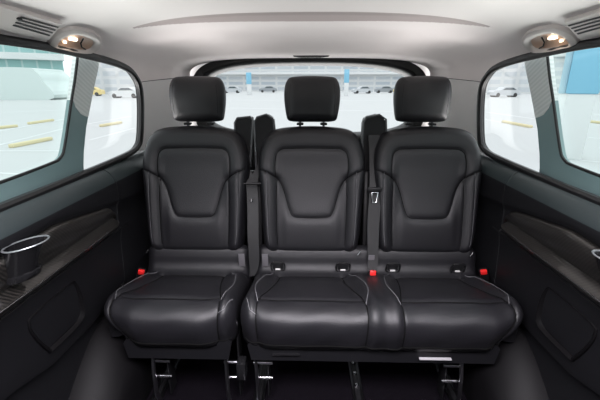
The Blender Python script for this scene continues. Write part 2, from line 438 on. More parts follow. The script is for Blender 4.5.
def window_sleeve(mb, sx):
    cy_, cz_ = .5, 1.1; L_ = []
    N_ = len(winc); P = [np.array(p) for p in winc]
    nr = []
    for i in range(N_):
        t_ = P[(i+1) % N_]-P[i-1]; q_ = np.array((t_[1], -t_[0])); q_ = q_/(np.hypot(*q_)+1e-9)
        if q_ @ (P[i]-np.array((cy_, cz_))) < 0: q_ = -q_
        nr.append(q_)
    for dx, k in ((.0, -.004), (.017, -.004), (.017, .006), (.0, .006)):
        L_.append([(sx*(wall_x(p[0], p[1])+dx), p[0]+k*q[0], p[1]+k*q[1]) for p, q in zip(P, nr)])
    mb.add([p for l_ in L_ for p in l_], [[i*N_+k, i*N_+(k+1) % N_, ((i+1) % 4)*N_+(k+1) % N_, ((i+1) % 4)*N_+k] for i in range(4) for k in range(N_)])
    return mb
# rear header black seal and tailgate frame
def rear_c(sc, y, ztop=1.335, hw=.628, zb=.90, n=5.0):
    P = []
    for k in range(96):
        t = 2*math.pi*k/96; c, s = math.cos(t), math.sin(t)
        e = 2/4.2
        x = (hw+sc)*math.copysign(abs(c)**e, c); zz = math.copysign(abs(s)**e, s)
        zm = (ztop+zb)/2; h = (ztop-zb)/2+sc
        z = zm+h*zz
        if s > 0: z -= .022*(x/hw)**2*(s**.5)
        P.append((x, y, z))
    return P
win3 = MB()
loops = [rear_c(.035, 2.16), rear_c(.0, 2.155), rear_c(-.014, 2.165), rear_c(-.020, 2.185), rear_c(-.026, 2.20), rear_c(-.03, 2.235), rear_c(.035, 2.235)]
n = 96
Vv = [p for L_ in loops for p in L_]; Ff = []
for i in range(len(loops)):
    j = (i+1) % len(loops)
    for k in range(n): Ff.append([i*n+k, i*n+(k+1) % n, j*n+(k+1) % n, j*n+k])
win3.add(Vv, Ff)
w3 = win3.build('window_3', M['rubber']); tag(w3, kind='structure')
pane = MB().prism([(p[0], p[2]) for p in rear_c(-.02, 0)], lambda x, z, dd: (x, dd, z), 2.222, 2.226).build('pane', M['glass'], w3, False)
# tailgate below rear glass and rear surround
fw_ = MB().box((0, -.92, .68), (1.7, .04, 1.36), 0).build('wall_front', M['plastic'], None, False); tag(fw_, kind='structure')  # unseen dark panel added behind the camera to cut frontal light
tg = MB().box((0, 2.20, .42), (1.5, .06, .90), .01).build('wall_rear', M['plastic_soft']); tag(tg, kind='structure')
# outer header filler behind seal so no sky leaks
fl = MB()
lo = [rear_c(.022, 2.20), [(p[0]*1.35, 2.20, 1.16+(p[2]-1.16)*1.6) for p in rear_c(.022, 2.2)]]
lo2 = [[(p[0], 2.215, p[2]) for p in L_] for L_ in lo]
Lp = [lo[0], lo[1], lo2[1], lo2[0]]; Vv = [p for L_ in Lp for p in L_]; Ff = []
for i in range(4):
    j = (i+1) % 4
    for k in range(n): Ff.append([i*n+k, i*n+(k+1) % n, j*n+(k+1) % n, j*n+k])
o = fl.add(Vv, Ff).build('trim_5', M['pillar'], None, False); tag(o, kind='structure')
# small latch on header
lt = MB().prism([(-.100, .004), (.100, .004), (.092, -.006), (.05, -.011), (-.05, -.011), (-.092, -.006)], lambda x, z, dd: (x+.01, dd, 1.349+z), 2.03, 2.10).build('header_latch', M['gloss'], None, False)
tag(lt, 'small black latch cover above the middle of the rear window', 'latch')

# floor
fl = MB().box((0, .70, -.02), (1.9, 3.2, .04), 0).build('floor', M['carpet'], None, False); tag(fl, kind='structure')

# ------------------------------------------------------------ side trim, doors, windows
def prof(y):
    """inner side trim profile, |x|,z from the glass line down"""
    ct = interp(y, [.5, .8, 1.0, 1.36, 1.7, 2.1], [.80, .795, .805, .752, .72, .72])      # carbon top line
    b = interp(y, [.4, .74, .90, 1.12, 1.3, 1.42, 1.5], [.43, .43, .385, .375, .40, .42, .42])
    top = [(.832, .880), (.815, .889), (.802, .893), (.787, .889), (.771, .877), (.757, .860), (.748, .84), (.746, ct+.022), (.750, ct+.006)]
    return top, ct, b
def side_rows(y0, y1, n, carbon, sx):
    rows = []
    for i in range(n+1):
        y = y0+(y1-y0)*i/n; top, ct, b = prof(y)
        q = W_at(y)-.775
        if carbon: P = top+[(.756, ct), (.758, ct-.015), (.760, .66), (.757, .655), (.752, .65), (.754, .64), (.762, .60), (.768, .5), (.770, b+.02), (.775, b), (.80, b-.012), (.80, .0)]
        else: P = top+[(.756, ct), (.764, ct-.05), (.768, .66), (.768, .655), (.768, .65), (.768, .64), (.768, .60), (.770, .5), (.775, b+.02), (.775, b), (.78, b-.012), (.80, .0)]
        rows.append([(sx*(x+q*.8), y, z) for x, z in P])
    return rows
M['upper'] = mat('grained_upper_trim', (.028, .038, .040), .42, spec=.5, bump=(400, .15, 'noise'))  # same black trim, colour lightened where window light catches the shoulder
def lit_shoulder_faces(o):
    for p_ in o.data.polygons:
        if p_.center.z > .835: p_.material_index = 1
for sx, side, nd in ((-1, 'left', 1), (1, 'right', 2)):
    far = 'left' if sx < 0 else 'right'
    V, Fc = loft(side_rows(-.9, 1.362, 60, True, sx)); V, Fc = solid(V, Fc, lambda v: (v[0]+sx*.04, v[1], v[2]))
    door = mesh('door_%d' % nd, V, Fc, [M['plastic_soft'], M['upper']]); tag(door, kind='structure'); lit_shoulder_faces(door)
    V, Fc = loft(side_rows(1.368, 2.17, 30, False, sx)); V, Fc = solid(V, Fc, lambda v: (v[0]+sx*.04, v[1], v[2]))
    o = mesh('trim_%d' % nd, V, Fc, [M['plastic_soft'], M['upper']]); tag(o, kind='structure'); lit_shoulder_faces(o)
    # carbon decorative strip
    def carb(y):
        top, ct, b = prof(y); e = 1.0
        if y > 1.262: e = max(0, 1-((y-1.262)/.06)**2.6)**(1/2.6)
        zt, zl = ct, .688; mid = .700
        u_ = zt-.712; P = [(.756, zt), (.746, zt-.003), (.739, zt-.012), (.735, zt-.3*u_), (.737, zt-.6*u_), (.744, .722), (.750, .714), (.746, .706), (.736, .697), (.728, .691), (.724, .687), (.725, .681), (.734, .670), (.748, .660), (.756, .657)]
        return [(sx*(.758+(x-.758)*max(e, .02)**.5), y, mid+(z-mid)*max(e, .02)) for x, z in P]
    yl = list(np.linspace(-.6, 1.25, 50))+[1.262+.06*math.sin(math.pi/2*k/14) for k in range(15)]
    V, Fc = loft([carb(y) for y in yl]); V, Fc = solid(V, Fc, lambda v: (v[0]+sx*.004, v[1], v[2]))
    o = mesh('decor_strip', V, Fc, M['carbon'], None); under(o, door)
    # bright lip line
    o = MB().tube([(sx*.7235, y, .6885) for y in np.linspace(-.3, 1.18, 30)]+[(sx*(.7235+k*.001), 1.18+k*.012, .6885+.0006*k) for k in range(1, 5)], .0017, 6).build('metal_edge', M['metal'], door)
    o = MB().tube([(sx*.7505, y, .651) for y in np.linspace(-.3, 1.41, 30)], .0022, 6).build('piping', M['plastic'], door)
    # belt seal double line
    o = MB().tube([(sx*.806, y, .897) for y in np.linspace(-.8, 1.60, 30)], .0035, 6).build('belt_seal', M['rubber'], door)
    o = MB().tube([(sx*(x_+.001), 1.3615, z_) for x_, z_ in [(abs(q[0]), q[2]) for q in side_rows(1.36, 1.361, 1, True, 1)[0]][9:-1]], .0012, 6).build('panel_edge', M['rim2'], door)
    # speaker frame in the lower panel
    spk = [(27, 325), (33, 337), (48, 351), (54, 349), (82, 320), (83, 302), (76, 283), (68, 284), (32, 314)]
    pc = [at(a_, b_, x=-.765) for a_, b_ in spk]; pts = catmull([(p[1], p[2]) for p in pc], 6, True)
    cy = sum(p[0] for p in pts)/len(pts); cz = sum(p[1] for p in pts)/len(pts)
    m_ = MB(); Ls = [[(sx*(xx), cy+(p[0]-cy)*k_, cz+(p[1]-cz)*k_) for p in pts] for xx, k_ in ((.775, 1.02), (.761, 1.0), (.759, .97), (.764, .90), (.769, .86), (.769, .4), (.769, .01))]
    nn = len(pts); Vv = [p for L_ in Ls for p in L_]
    m_.add(Vv, [[i*nn+k, i*nn+(k+1) % nn, (i+1)*nn+(k+1) % nn, (i+1)*nn+k] for i in range(len(Ls)-1) for k in range(nn)])
    o = m_.build('speaker_frame', M['arch'], door)
    # wheel arch and step cover
    wa = MB()
    pr = [(.80, 0), (.80, .34), (.77, .335), (.72, .30), (.665, .23), (.645, .17), (.64, 0)]
    rowsA = []
    for y in np.linspace(.95, 1.62, 14):
        k = .55+.45*math.sin(min(1, (y-.95)/.3)*math.pi/2)
        rowsA.append([(sx*x, y, max(0, z*k)) for x, z in pr])
    V, Fc = loft(rowsA)
    Fc.append([j for j in range(len(pr))]); Fc.append([(13*len(pr))+j for j in range(len(pr))][::-1])
    o = mesh('trim_%d' % (nd+2), V, Fc, M['arch']); tag(o, kind='structure')

    # window: seal as frame, panes and outer pillar behind
    sc_ = [(sx*(wall_x(p[0], p[1])-.002), p[0], p[1]) for p in winc]
    wd = MB().tube(sc_, .0135, 8, closed=True, upv=(1, 0, 0))
    wd = window_sleeve(wd, sx).build('window_%d' % nd, M['rubber']); tag(wd, kind='structure')
    # lit thin inner lip of the seal
    # outer pillar + lower sill panel
    def ox(z): return .852-(z-.9)*.12
    fnp = lambda a_, b_, dd: (sx*(ox(b_)+dd), a_, b_)
    sill = [(-.8, .83), (1.345, .83), (1.345, .91), (1.352, .96), (1.375, 1.045), (1.392, 1.085), (1.37, 1.09), (1.345, 1.10), (1.318, 1.125), (1.306, 1.15), (1.296, 1.12), (1.268, 1.04), (1.246, .985), (1.235, .966), (1.215, .955), (1.19, .950), (1.05, .943), (.8, .935), (.4, .93), (-.8, .93)]
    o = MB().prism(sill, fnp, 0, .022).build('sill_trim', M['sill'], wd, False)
    seal2 = catmull([(-.8, .934), (.4, .934), (.8, .939), (1.05, .947), (1.19, .955), (1.213, .960), (1.232, .971), (1.243, .988), (1.265, 1.044), (1.303, 1.15), (1.33, 1.22), (1.355, 1.30)], 5)
    o = MB().tube([(sx*(ox(p[1])+.003), p[0], p[1]) for p in seal2], .005, 6).build('glass_seal', M['rubber'], wd)
    up_ = [(1.306, 1.15), (1.318, 1.125), (1.345, 1.10), (1.37, 1.09), (1.392, 1.085), (1.43, 1.17), (1.47, 1.25), (1.50, 1.32), (1.36, 1.32), (1.33, 1.22)]
    o = MB().prism(up_, fnp, -.001, .022).build('pillar_cover', M['pleat'], wd, False)
    o = MB().prism([(-.85, .86), (1.32, .86), (1.42, 1.14), (1.44, 1.37), (-.85, 1.37)], fnp, .030, .034).build('pane', M['glass_green'], wd, False)
    o = MB().prism([(1.33, .86), (1.98, .86), (2.0, 1.1), (1.96, 1.37), (1.45, 1.37), (1.43, 1.14)], fnp, .030, .034).build('rear_pane', M['glass'], wd, False)

    # cup holder on the decor strip
    cu = empty('cup_holder', (0, 0, 0), 'black plastic cup holder with chrome rim on the %s door trim' % far, 'cup holder', None)
    c0 = at(22, 277, x=-.735); c1 = at(26, 244, x=-.70); ax = Vector(c1-c0); ax.x *= -sx
    cu.location = (-sx*c0[0], c0[1], c0[2]); kk = ax.length/.125
    q_ = ax/.125; tilt = Matrix(((1.06, 0, q_.x), (0, 1.06, q_.y), (-sx*.17, 0, q_.z)))
    if sx > 0: cu.location.y -= .058
    def lp(prof_): return prof_
    ringP = []; 
    a_ = [(.0445, .128), (.047, .1285), (.0485, .126), (.0475, .123), (.0445, .1225), (.0435, .125)]
    o = MB().lathe(a_+[a_[0]], (0, 0, 0), 40, tilt).build('rim', M['rim']); o.parent = cu
    # two side walls + base dish
    m_ = MB()
    for a0, a1 in ((math.radians(70), math.radians(185)), (math.radians(235), math.radians(350))):
        V = []; ns = 16
        for z, r0, r1 in ((.018, .036, .033), (.05, .037, .034), (.09, .041, .038), (.124, .0455, .0425)):
            for r_ in (r0, r1):
                for k in range(ns+1):
                    an = a0+(a1-a0)*k/ns; V.append(tilt @ Vector((r_*math.cos(an)*1, r_*math.sin(an), z)))
        Fc = []; q = ns+1
        for i in range(3):
            for k in range(ns):
                Fc.append([(2*i)*q+k, (2*i)*q+k+1, (2*i+2)*q+k+1, (2*i+2)*q+k]); Fc.append([(2*i+1)*q+k, (2*i+3)*q+k, (2*i+3)*q+k+1, (2*i+1)*q+k+1])
            for e in (0, ns): Fc.append([(2*i)*q+e, (2*i+2)*q+e, (2*i+3)*q+e, (2*i+1)*q+e])
        for i in (0, 3):
            for k in range(ns): Fc.append([(2*i)*q+k, (2*i)*q+k+1, (2*i+1)*q+k+1, (2*i+1)*q+k])
        m_.add(V, Fc)
    o = m_.build('cup_wall', M['gloss']); o.parent = cu
    o = MB().lathe([(0, -.004), (.034, -.004), (.040, 0), (.041, .016), (.039, .024), (.035, .026), (.033, .012), (0, .010)], (0, 0, 0), 32, tilt).build('cup_base', M['gloss']); o.parent = cu
    o = MB().box((sx*.035, 0, -.005), (.05, .05, .012), .004).build('bracket', M['plastic']); o.parent = cu

# ------------------------------------------------------------ lamps and vents in the headliner
def surf_map(px, py):
    p = liner_hit(px, py); return p
def side_fit(pxs):
    P = [liner_hit(a_, b_) for a_, b_ in pxs]; return P
lamp_out = [(47, 40), (53, 33), (62, 28), (75, 26), (92, 30), (100, 37), (98, 46), (88, 51), (72, 49), (56, 45), (49, 43)]
lamp_in = [(56, 42.5), (60, 37), (67, 33.5), (76, 33), (86, 36), (92, 39.5), (91.5, 44), (87, 48), (76, 48), (66, 46), (59, 44.5)]
def frame_at(P):
    c = sum(P)/len(P); x, y = c[0], c[1]
    e = .004; dzdx = (liner_z(x+e, y)-liner_z(x-e, y))/(2*e)
    n_ = Vector((dzdx, 0, -1)).normalized()     # pointing into the cabin
    return c, n_
for sx in (-1, 1):
    far = 'left' if sx < 0 else 'right'
    # outlines traced on the left, mirrored for the right
    O = catmull(side_fit(lamp_out), 5, True); I = catmull(side_fit(lamp_in), 5, True)
    c, n_ = frame_at([np.array(p) for p in O]); n_ = np.array(n_)
    def mir(p): return (p[0]*-sx, p[1], p[2])
    def nearest(C_, p):
        return C_
    c2 = sum(I)/len(I)
    root = empty('reading_lamp', mir(c), 'lit oval reading lamp in the headliner above the %s window' % far, 'lamp', None)
    # frame ring: outer loop -> inner loop by index
    nn = len(O)
    Ls = [[mir(p-n_*.004) for p in O], [mir(p+n_*.004) for p in O], [mir(p*.93+q*.07+n_*.011) for p, q in zip(O, I)], [mir(p*.6+q*.4+n_*.015) for p, q in zip(O, I)],
          [mir(p*.15+q*.85+n_*.011) for p, q in zip(O, I)], [mir(q+n_*.006) for q in I], [mir(q-n_*.004) for q in I]]
    Vv = [p for L_ in Ls for p in L_]
    o = MB().add(Vv, [[i*nn+k, i*nn+(k+1) % nn, (i+1)*nn+(k+1) % nn, (i+1)*nn+k] for i in range(len(Ls)-1) for k in range(nn)]).build('bezel', M['lamp'], root)
    Ls = [[mir(q+n_*.004) for q in I], [mir(c2+(q-c2)*.85+n_*.002) for q in I], [mir(c2+(q-c2)*.4+n_*.001) for q in I], [mir(c2+(q-c2)*.01+n_*.001) for q in I]]
    Vv = [p for L_ in Ls for p in L_]
    o = MB().add(Vv, [[i*nn+k, i*nn+(k+1) % nn, (i+1)*nn+(k+1) % nn, (i+1)*nn+k] for i in range(len(Ls)-1) for k in range(nn)]).build('reflector', M['warm'], root)
    p1 = liner_hit(72, 38)+n_*.004; p2 = liner_hit(64, 41)+n_*.004
    o = MB().box((0, 0, 0), (.010, .034, .008), .003).build('bulb', M['bulb']); o.location = Vector(mir(p1)); o.location = o.location; under(o, root)
    o = MB().box((0, 0, 0), (.006, .010, .006), .002).build('switch_light', M['bulb']); o.location = Vector(mir(p2)); under(o, root)
    p3 = liner_hit(84, 41)+n_*.004
    o = MB().tube([mir(liner_hit(82, 37)+n_*.006), mir(liner_hit(79, 41)+n_*.008), mir(liner_hit(80, 45)+n_*.008), mir(liner_hit(84, 47.5)+n_*.007)], .0022, 6).build('divider', M['plastic'], root)
    # vent
    vp = [(-14, 2), (0, 4), (30, 12.5), (61, 22), (57, 27), (48, 37.5), (44, 39), (20, 33), (0, 27), (-14, 24)]
    P = side_fit(vp); c, n_ = frame_at(P); n_ = np.array(n_)
    root = empty('air_vent', mir(c), 'slotted grey air vent in the headliner beside the %s reading lamp' % far, 'air vent', None)
    c = c+n_*.004
    def onp(q_, h): return q_-n_*float((q_-c)@n_)+n_*h
    def pxp(a_, b_, h):
        d_ = ray(a_, b_); t_ = float((c-CAM)@n_)/float(d_@n_); return CAM+d_*t_+n_*h
    P = [pxp(a_, b_, 0) for a_, b_ in vp]
    nn = len(P)
    Ls = [[mir(p-n_*.02) for p in P], [mir(p+n_*.004) for p in P], [mir(c+(p-c)*.97+n_*.007) for p in P], [mir(c+(p-c)*.5+n_*.007) for p in P], [mir(c+(p-c)*.01+n_*.007) for p in P]]
    Vv = [p for L_ in Ls for p in L_]
    o = MB().add(Vv, [[i*nn+k, i*nn+(k+1) % nn, (i+1)*nn+(k+1) % nn, (i+1)*nn+k] for i in range(len(Ls)-1) for k in range(nn)]).build('vent_panel', M['lamp'], root)
    for k in range(4):
        f = k/3
        a0 = pxp(19-7.5*f, 13.5+8*f, .0065); b0 = pxp(57-8.5*f, 24.5+8*f, .0065)
        q_ = pxp(19-7.5*f-1.1, 13.5+8*f+1.3, .0065)-a0
        ps = [a0, b0, b0+q_, a0+q_]
        o = MB().add([mir(p) for p in ps]+[mir(p+n_*.0014) for p in ps], [[0, 1, 2, 3], [4, 7, 6, 5], [0, 4, 5, 1], [1, 5, 6, 2], [2, 6, 7, 3], [3, 7, 4, 0]]).build('slot', M['rubber'], root, False)
    o = MB().box(mir(pxp(17, 15.5, .008)), (.006, .014, .006), .002).build('vent_lever', M['plastic'], root)

# ============================================================ SEATS
def polar(outline, c):
    a = np.array(outline)-np.array(c); th = np.arctan2(a[:, 1], a[:, 0]); r_ = np.hypot(a[:, 0], a[:, 1]); o = np.argsort(th); th = th[o]; r_ = r_[o]
    th = np.concatenate([th-2*math.pi, th, th+2*math.pi]); r_ = np.tile(r_, 3)
    return lambda U, W: np.interp(np.arctan2(W-c[1], U-c[0]), th, r_)
def pillow(name, outline, c, D, back, T, m, rim=.93, rings=44, brim=4):
    """T maps (u,w,d) arrays -> xyz; D(u,w) front depth"""
    O = np.array(outline); C_ = np.array(c); N = len(O); R = polar(O, c)
    sl = [1-(k/rings)**1.35 for k in range(rings)]+[.004]
    V = []; 
    def depth(U, W):
        s = np.clip(np.hypot(U-c[0], W-c[1])/R(U, W), 0, 1)
        e = np.clip((s-rim)/(1-rim), 0, 1); return D(U, W)*np.sqrt(np.maximum(0, 1-e**2))
    for s in sl:
        P = C_+(O-C_)*s; d_ = depth(P[:, 0], P[:, 1]) if s < 1 else np.zeros(N)
        V.append(np.stack(T(P[:, 0], P[:, 1], d_), 1))
    bl = [(.985, .5), (.95, .85), (.88, 1), (.4, 1), (.004, 1)]
    for s, k in bl:
        P = C_+(O-C_)*s; V.append(np.stack(T(P[:, 0], P[:, 1], np.full(N, -back*k)), 1))
    V2 = np.concatenate(V); nf = len(sl); Fc = []
    idx = list(range(nf-1, -1, -1))+list(range(nf, nf+len(bl)))
    for a_, b_ in zip(idx[:-1], idx[1:]):
        for k in range(N): Fc.append([a_*N+k, a_*N+(k+1) % N, b_*N+(k+1) % N, b_*N+k])
    Fc.append([idx[0]*N+k for k in range(N)]); Fc.append([idx[-1]*N+k for k in range(N)][::-1])
    me = bpy.data.meshes.new(name); me.from_pydata(V2.tolist(), [], Fc)
    bm = bmesh.new(); bm.from_mesh(me); bmesh.ops.recalc_face_normals(bm, faces=bm.faces); bm.to_mesh(me); bm.free()
    return me, (lambda u, w: np.stack(T(np.array(u), np.array(w), depth(np.array(u), np.array(w))), -1))

# --- backrest
H = .575
half = [(0, 0), (.10, .0), (.165, .004), (.200, .022), (.214, .07), (.222, .16), (.230, .28), (.236, .36), (.236, .41), (.230, .455), (.218, .497), (.200, .530), (.172, .552), (.13, .564), (.06, .570), (0, .572)]
full = half+[(-a_, b_) for a_, b_ in half[-2:0:-1]]
outl = [tuple(p) for p in catmull(full, 10, True)]
def mirs(P): return [(-a_, b_) for a_, b_ in P]
vs = catmull([(.236, .385), (.20, .37), (.165, .352), (.137, .325), (.118, .28), (.103, .225), (.088, .185), (.070, .172), (.04, .169), (0, .168)], 5)
vs = [tuple(p) for p in vs]
gr = [tuple(p) for p in catmull([(.155, .345), (.158, .38), (.157, .42), (.150, .450), (.130, .466), (.10, .470), (0, .472)], 5)]
vert = [(.150, .335), (.153, .25), (.151, .12), (.146, .02)]
thin = [(.192, .37), (.193, .25), (.188, .10), (.18, .03)]
SE = [vs+mirs(vs)[::-1], gr+mirs(gr)[::-1], vert, mirs(vert)]
def Dback(U, W):
    sm = lambda a_, b_, x: (lambda t: t*t*(3-2*t))(np.clip((x-a_)/(b_-a_), 0, 1))
    d = .055+0*U
    au = np.abs(U)
    d = d + .020*sm(.12, .19, au)*(1-sm(.36, .50, W))            # side bolsters
    d = d + .006*sm(.38, .50, W)                                # shoulder roll
    d = d + .010*np.exp(-((W-.13)/.10)**2)*(1-sm(.10, .16, au))  # lumbar
    d = d - .010*np.exp(-(W/.03)**2)
    for s in SE:
        ds = segdist(U, W, s); d = d - .004*np.exp(-(ds/.0045)**2) - .0035*np.exp(-(ds/.017)**2)
    dt = np.minimum(segdist(U, W, thin), segdist(U, W, mirs(thin))); d = d-.0016*np.exp(-(dt/.004)**2)
    return d
REC = math.atan2(.125, .56)
def Tback(U, W, D_):
    y = 1.525+W*math.sin(REC)-D_*math.cos(REC); z = .468+W*math.cos(REC)+D_*math.sin(REC)
    return U, y, z
back_me, back_s = pillow('backrest', outl, (0, .27), Dback, .06, Tback, None, rim=.86, rings=60)
back_me.polygons.foreach_set('use_smooth', [True]*len(back_me.polygons)); back_me.materials.append(M['leather'])
def dens(P, n=4):
    o = []
    for a_, b_ in zip(P[:-1], P[1:]):
        for k in range(n): t = k/n; o.append((a_[0]+(b_[0]-a_[0])*t, a_[1]+(b_[1]-a_[1])*t))
    return o+[P[-1]]
def seam_mesh(sf, lines, r, name, m, lift=0):
    out = []
    for L_ in lines:
        L_ = dens(L_, 3); P = sf([p[0] for p in L_], [p[1] for p in L_])
        mb = MB().tube([Vector(p)+Vector((0, -lift, lift)) for p in P], r, 5)
        o = mesh(name, mb.V, mb.F, m); out.append(o.data); bpy.data.objects.remove(o)
    return out
def add_lines(name, mes, parent):
    for me in mes:
        o = bpy.data.objects.new(name, me); col.objects.link(o); o.parent = parent
vs_full = vs[2:]+[tuple(p) for p in mirs(vs[2:])[::-1]][1:]
gr_full = gr+[tuple(p) for p in mirs(gr)[::-1]][1:]
bseam_me = seam_mesh(back_s, [vs_full, gr_full, vert, mirs(vert)], .0019, 'seam', M['seam'], .0008)
bstitch_me = seam_mesh(back_s, [thin, mirs(thin)], .0007, 'stitching', M['stitch'], .0006)
# --- headrest
hh = [(0, 0), (.05, .0), (.085, .002), (.103, .010), (.110, .035), (.116, .08), (.118, .12), (.115, .155), (.107, .180), (.093, .195), (.06, .200), (0, .202)]
hfull = hh+[(-a_, b_) for a_, b_ in hh[-2:0:-1]]
ho = [(p[0]*1.035, p[1]*.985) for p in catmull(hfull, 9, True)]
hside = [[(.093, .02), (.097, .10), (.09, .18)]]
def Dhead(U, W):
    d = .050-.010*(U/.11)**2+.010*np.exp(-((W-.11)/.06)**2)
    return d
def Thead(U, W, D_):
    a_ = .12
    return U, 1.645+W*math.sin(a_)-D_*math.cos(a_), 1.045+W*math.cos(a_)*.97+D_*math.sin(a_)
head_me, head_s = pillow('headrest', ho, (0, .1), Dhead, .045, Thead, None, rim=.62, rings=30)
head_me.polygons.foreach_set('use_smooth', [True]*len(head_me.polygons)); head_me.materials.append(M['leather'])
hseam_me = seam_mesh(head_s, hside+[mirs(hside[0])], .0008, 'seam', M['seam'])

# --- cushion
cp = [(1.515, .515), (1.488, .505), (1.474, .475), (1.466, .440), (1.448, .416), (1.42, .411), (1.36, .420), (1.28, .440), (1.20, .458), (1.145, .468), (1.110, .468), (1.080, .458), (1.058, .437), (1.050, .408), (1.053, .375), (1.068, .328)]
cpc = np.array(catmull(cp, 8)); dl = np.concatenate([[0], np.cumsum(np.hypot(*np.diff(cpc, axis=0).T))]); CL = dl[-1]
def c_s(y):  # arc position on the top for a given y (front excluded)
    k = np.argmin(np.abs(cpc[:len(cpc)-40, 0]-y)); return dl[k]
def c_front(z):
    idx = range(len(cpc)-40, len(cpc)); k = min(idx, key=lambda i: abs(cpc[i, 1]-z)); return dl[k]
def sm_(a_, b_, x):
    t = np.clip((x-a_)/(b_-a_), 0, 1); return t*t*(3-2*t)
SF = c_s(1.11)
s_of = {y: c_s(y) for y in (1.44, 1.42, 1.40, 1.36, 1.30, 1.24, 1.18, 1.14, 1.12, 1.10)}
ins = [(.135, s_of[1.42]), (.140, s_of[1.36]), (.150, s_of[1.30]), (.163, s_of[1.24]), (.178, s_of[1.18]), (.190, s_of[1.12])]
ins = [tuple(p) for p in catmull(ins, 4)]
outr = [(.165, s_of[1.44]), (.190, s_of[1.40]), (.208, s_of[1.30]), (.212, s_of[1.24]), (.206, s_of[1.18]), (.190, s_of[1.12])]
outr = [tuple(p) for p in catmull(outr, 4)]
front = [(.190, s_of[1.12]), (.191, c_front(.45)), (.189, c_front(.40)), (.187, CL-.002)]
low = [(.189, c_front(.445)), (.213, c_front(.452)), (.232, s_of[1.12])]
cross = [(-.185, s_of[1.14]-.002), (0, s_of[1.14]+.004), (.185, s_of[1.14]-.002)]
rearl = [(-.14, s_of[1.42]), (0, s_of[1.42]), (.14, s_of[1.42])]
def make_cushion(centres, x0, x1, ledge, redge, oside):
    lines = []; thinl = []
    for c in centres:
        L_ = lambda P, s=1: [(c+s*a_, b_) for a_, b_ in P]
        for s in (-1, 1): lines.append(L_(ins, s)); lines.append(L_(front, s)); thinl.append(L_(outr, s))
        lines.append(L_(cross)); lines.append(L_(rearl))
    c = centres[0]; thinl.append([(c-a_, b_) for a_, b_ in low]) if len(centres) > 1 else thinl.append([(c+a_, b_) for a_, b_ in low])
    R_ = .05
    def base(X, Sx):
        y = np.interp(Sx, dl, cpc[:, 0]); z = np.interp(Sx, dl, cpc[:, 1])
        e = .004; ty = np.interp(Sx+e, dl, cpc[:, 0])-np.interp(Sx-e, dl, cpc[:, 0]); tz = np.interp(Sx+e, dl, cpc[:, 1])-np.interp(Sx-e, dl, cpc[:, 1])
        L2 = np.hypot(ty, tz)+1e-9; ny, nz = tz/L2, -ty/L2      # outward: up on top, forward at front
        h = 0*X
        topm = sm_(s_of[1.44], s_of[1.40], Sx)
        for c in centres:
            u = np.abs(X-c); h = h + .020*np.exp(-((u-.213)/.035)**2)*topm*(1-.6*sm_(s_of[1.10], CL, Sx))
            h = h + .008*np.exp(-(u/.13)**2)*sm_(s_of[1.42], s_of[1.30], Sx)*(1-sm_(s_of[1.14], s_of[1.10], Sx))
        for L_ in lines:
            ds = segdist(X, Sx, L_); h = h-.0035*np.exp(-(ds/.004)**2)-.0045*np.exp(-(ds/.016)**2)
        for L_ in thinl: h = h-.0018*np.exp(-(segdist(X, Sx, L_)/.004)**2)
        # wrinkles near the front seams
        h = h + .0012*np.sin(X*37+Sx*23)*np.sin(Sx*41)*sm_(s_of[1.14], s_of[1.10], Sx)
        el = np.clip((x0+R_-X)/R_, 0, 1) if ledge else 0*X
        er = np.clip((X-(x1-R_))/R_, 0, 1) if redge else 0*X
        e_ = np.maximum(el, er); h = h-R_*(1-np.sqrt(np.maximum(0, 1-e_**2)))
        # outer front corners sweep back
        k = (sm_(.13, 0, X-x0)+sm_(.13, 0, x1-X))*.035*sm_(s_of[1.24], c_front(.43), Sx)
        for on_, e0, sg in ((oside < 0, x0, 1), (oside > 0, x1, -1)):
            if on_: X = X + sg*.055*sm_(.20, 0, np.abs(X-e0))*sm_(c_front(.45), CL, Sx)
        return X, y+ny*h+k, z+nz*h
    nx = int((x1-x0)/.0055); xs = np.linspace(x0, x1, nx)
    xs = np.unique(np.concatenate([xs, x0+R_*(1-np.cos(np.linspace(0, math.pi/2, 8))), x1-R_*(1-np.cos(np.linspace(0, math.pi/2, 8)))]))
    Ss = np.linspace(0, CL, 118); X, Y = np.meshgrid(xs, Ss); V = np.stack(base(X, Y), -1)
    ns, nc = V.shape[:2]
    bott = V.copy(); bott[:, :, 2] = .312; bott[:, :, 1] = np.clip(bott[:, :, 1]+.004, 1.075, 1.52); 
    bott[:, :, 0] = np.clip(bott[:, :, 0], x0+.004, x1-.004)
    A = V.reshape(-1, 3); B = bott.reshape(-1, 3); n_ = len(A); Fc = []
    I = lambda i, j: i*nc+j
    for i in range(ns-1):
        for j in range(nc-1):
            Fc.append([I(i, j), I(i, j+1), I(i+1, j+1), I(i+1, j)])
    for i in range(ns-1):
        Fc.append([I(i, 0), I(i+1, 0), n_+I(i+1, 0), n_+I(i, 0)]); Fc.append([I(i, nc-1), n_+I(i, nc-1), n_+I(i+1, nc-1), I(i+1, nc-1)])
    for j in range(nc-1):
        Fc.append([I(0, j), n_+I(0, j), n_+I(0, j+1), I(0, j+1)]); Fc.append([I(ns-1, j), I(ns-1, j+1), n_+I(ns-1, j+1), n_+I(ns-1, j)])
        Fc.append([n_+I(0, j), n_+I(ns-1, j), n_+I(ns-1, j+1), n_+I(0, j+1)])
    me = bpy.data.meshes.new('cushion'); me.from_pydata(np.concatenate([A, B]).tolist(), [], Fc)
    bm = bmesh.new(); bm.from_mesh(me); bmesh.ops.recalc_face_normals(bm, faces=bm.faces); bm.to_mesh(me); bm.free()
    me.polygons.foreach_set('use_smooth', [True]*len(me.polygons)); me.materials.append(M['leather'])
    sf = lambda x_, s_: np.stack(base(np.array(x_), np.array(s_)), -1)
    sd = []
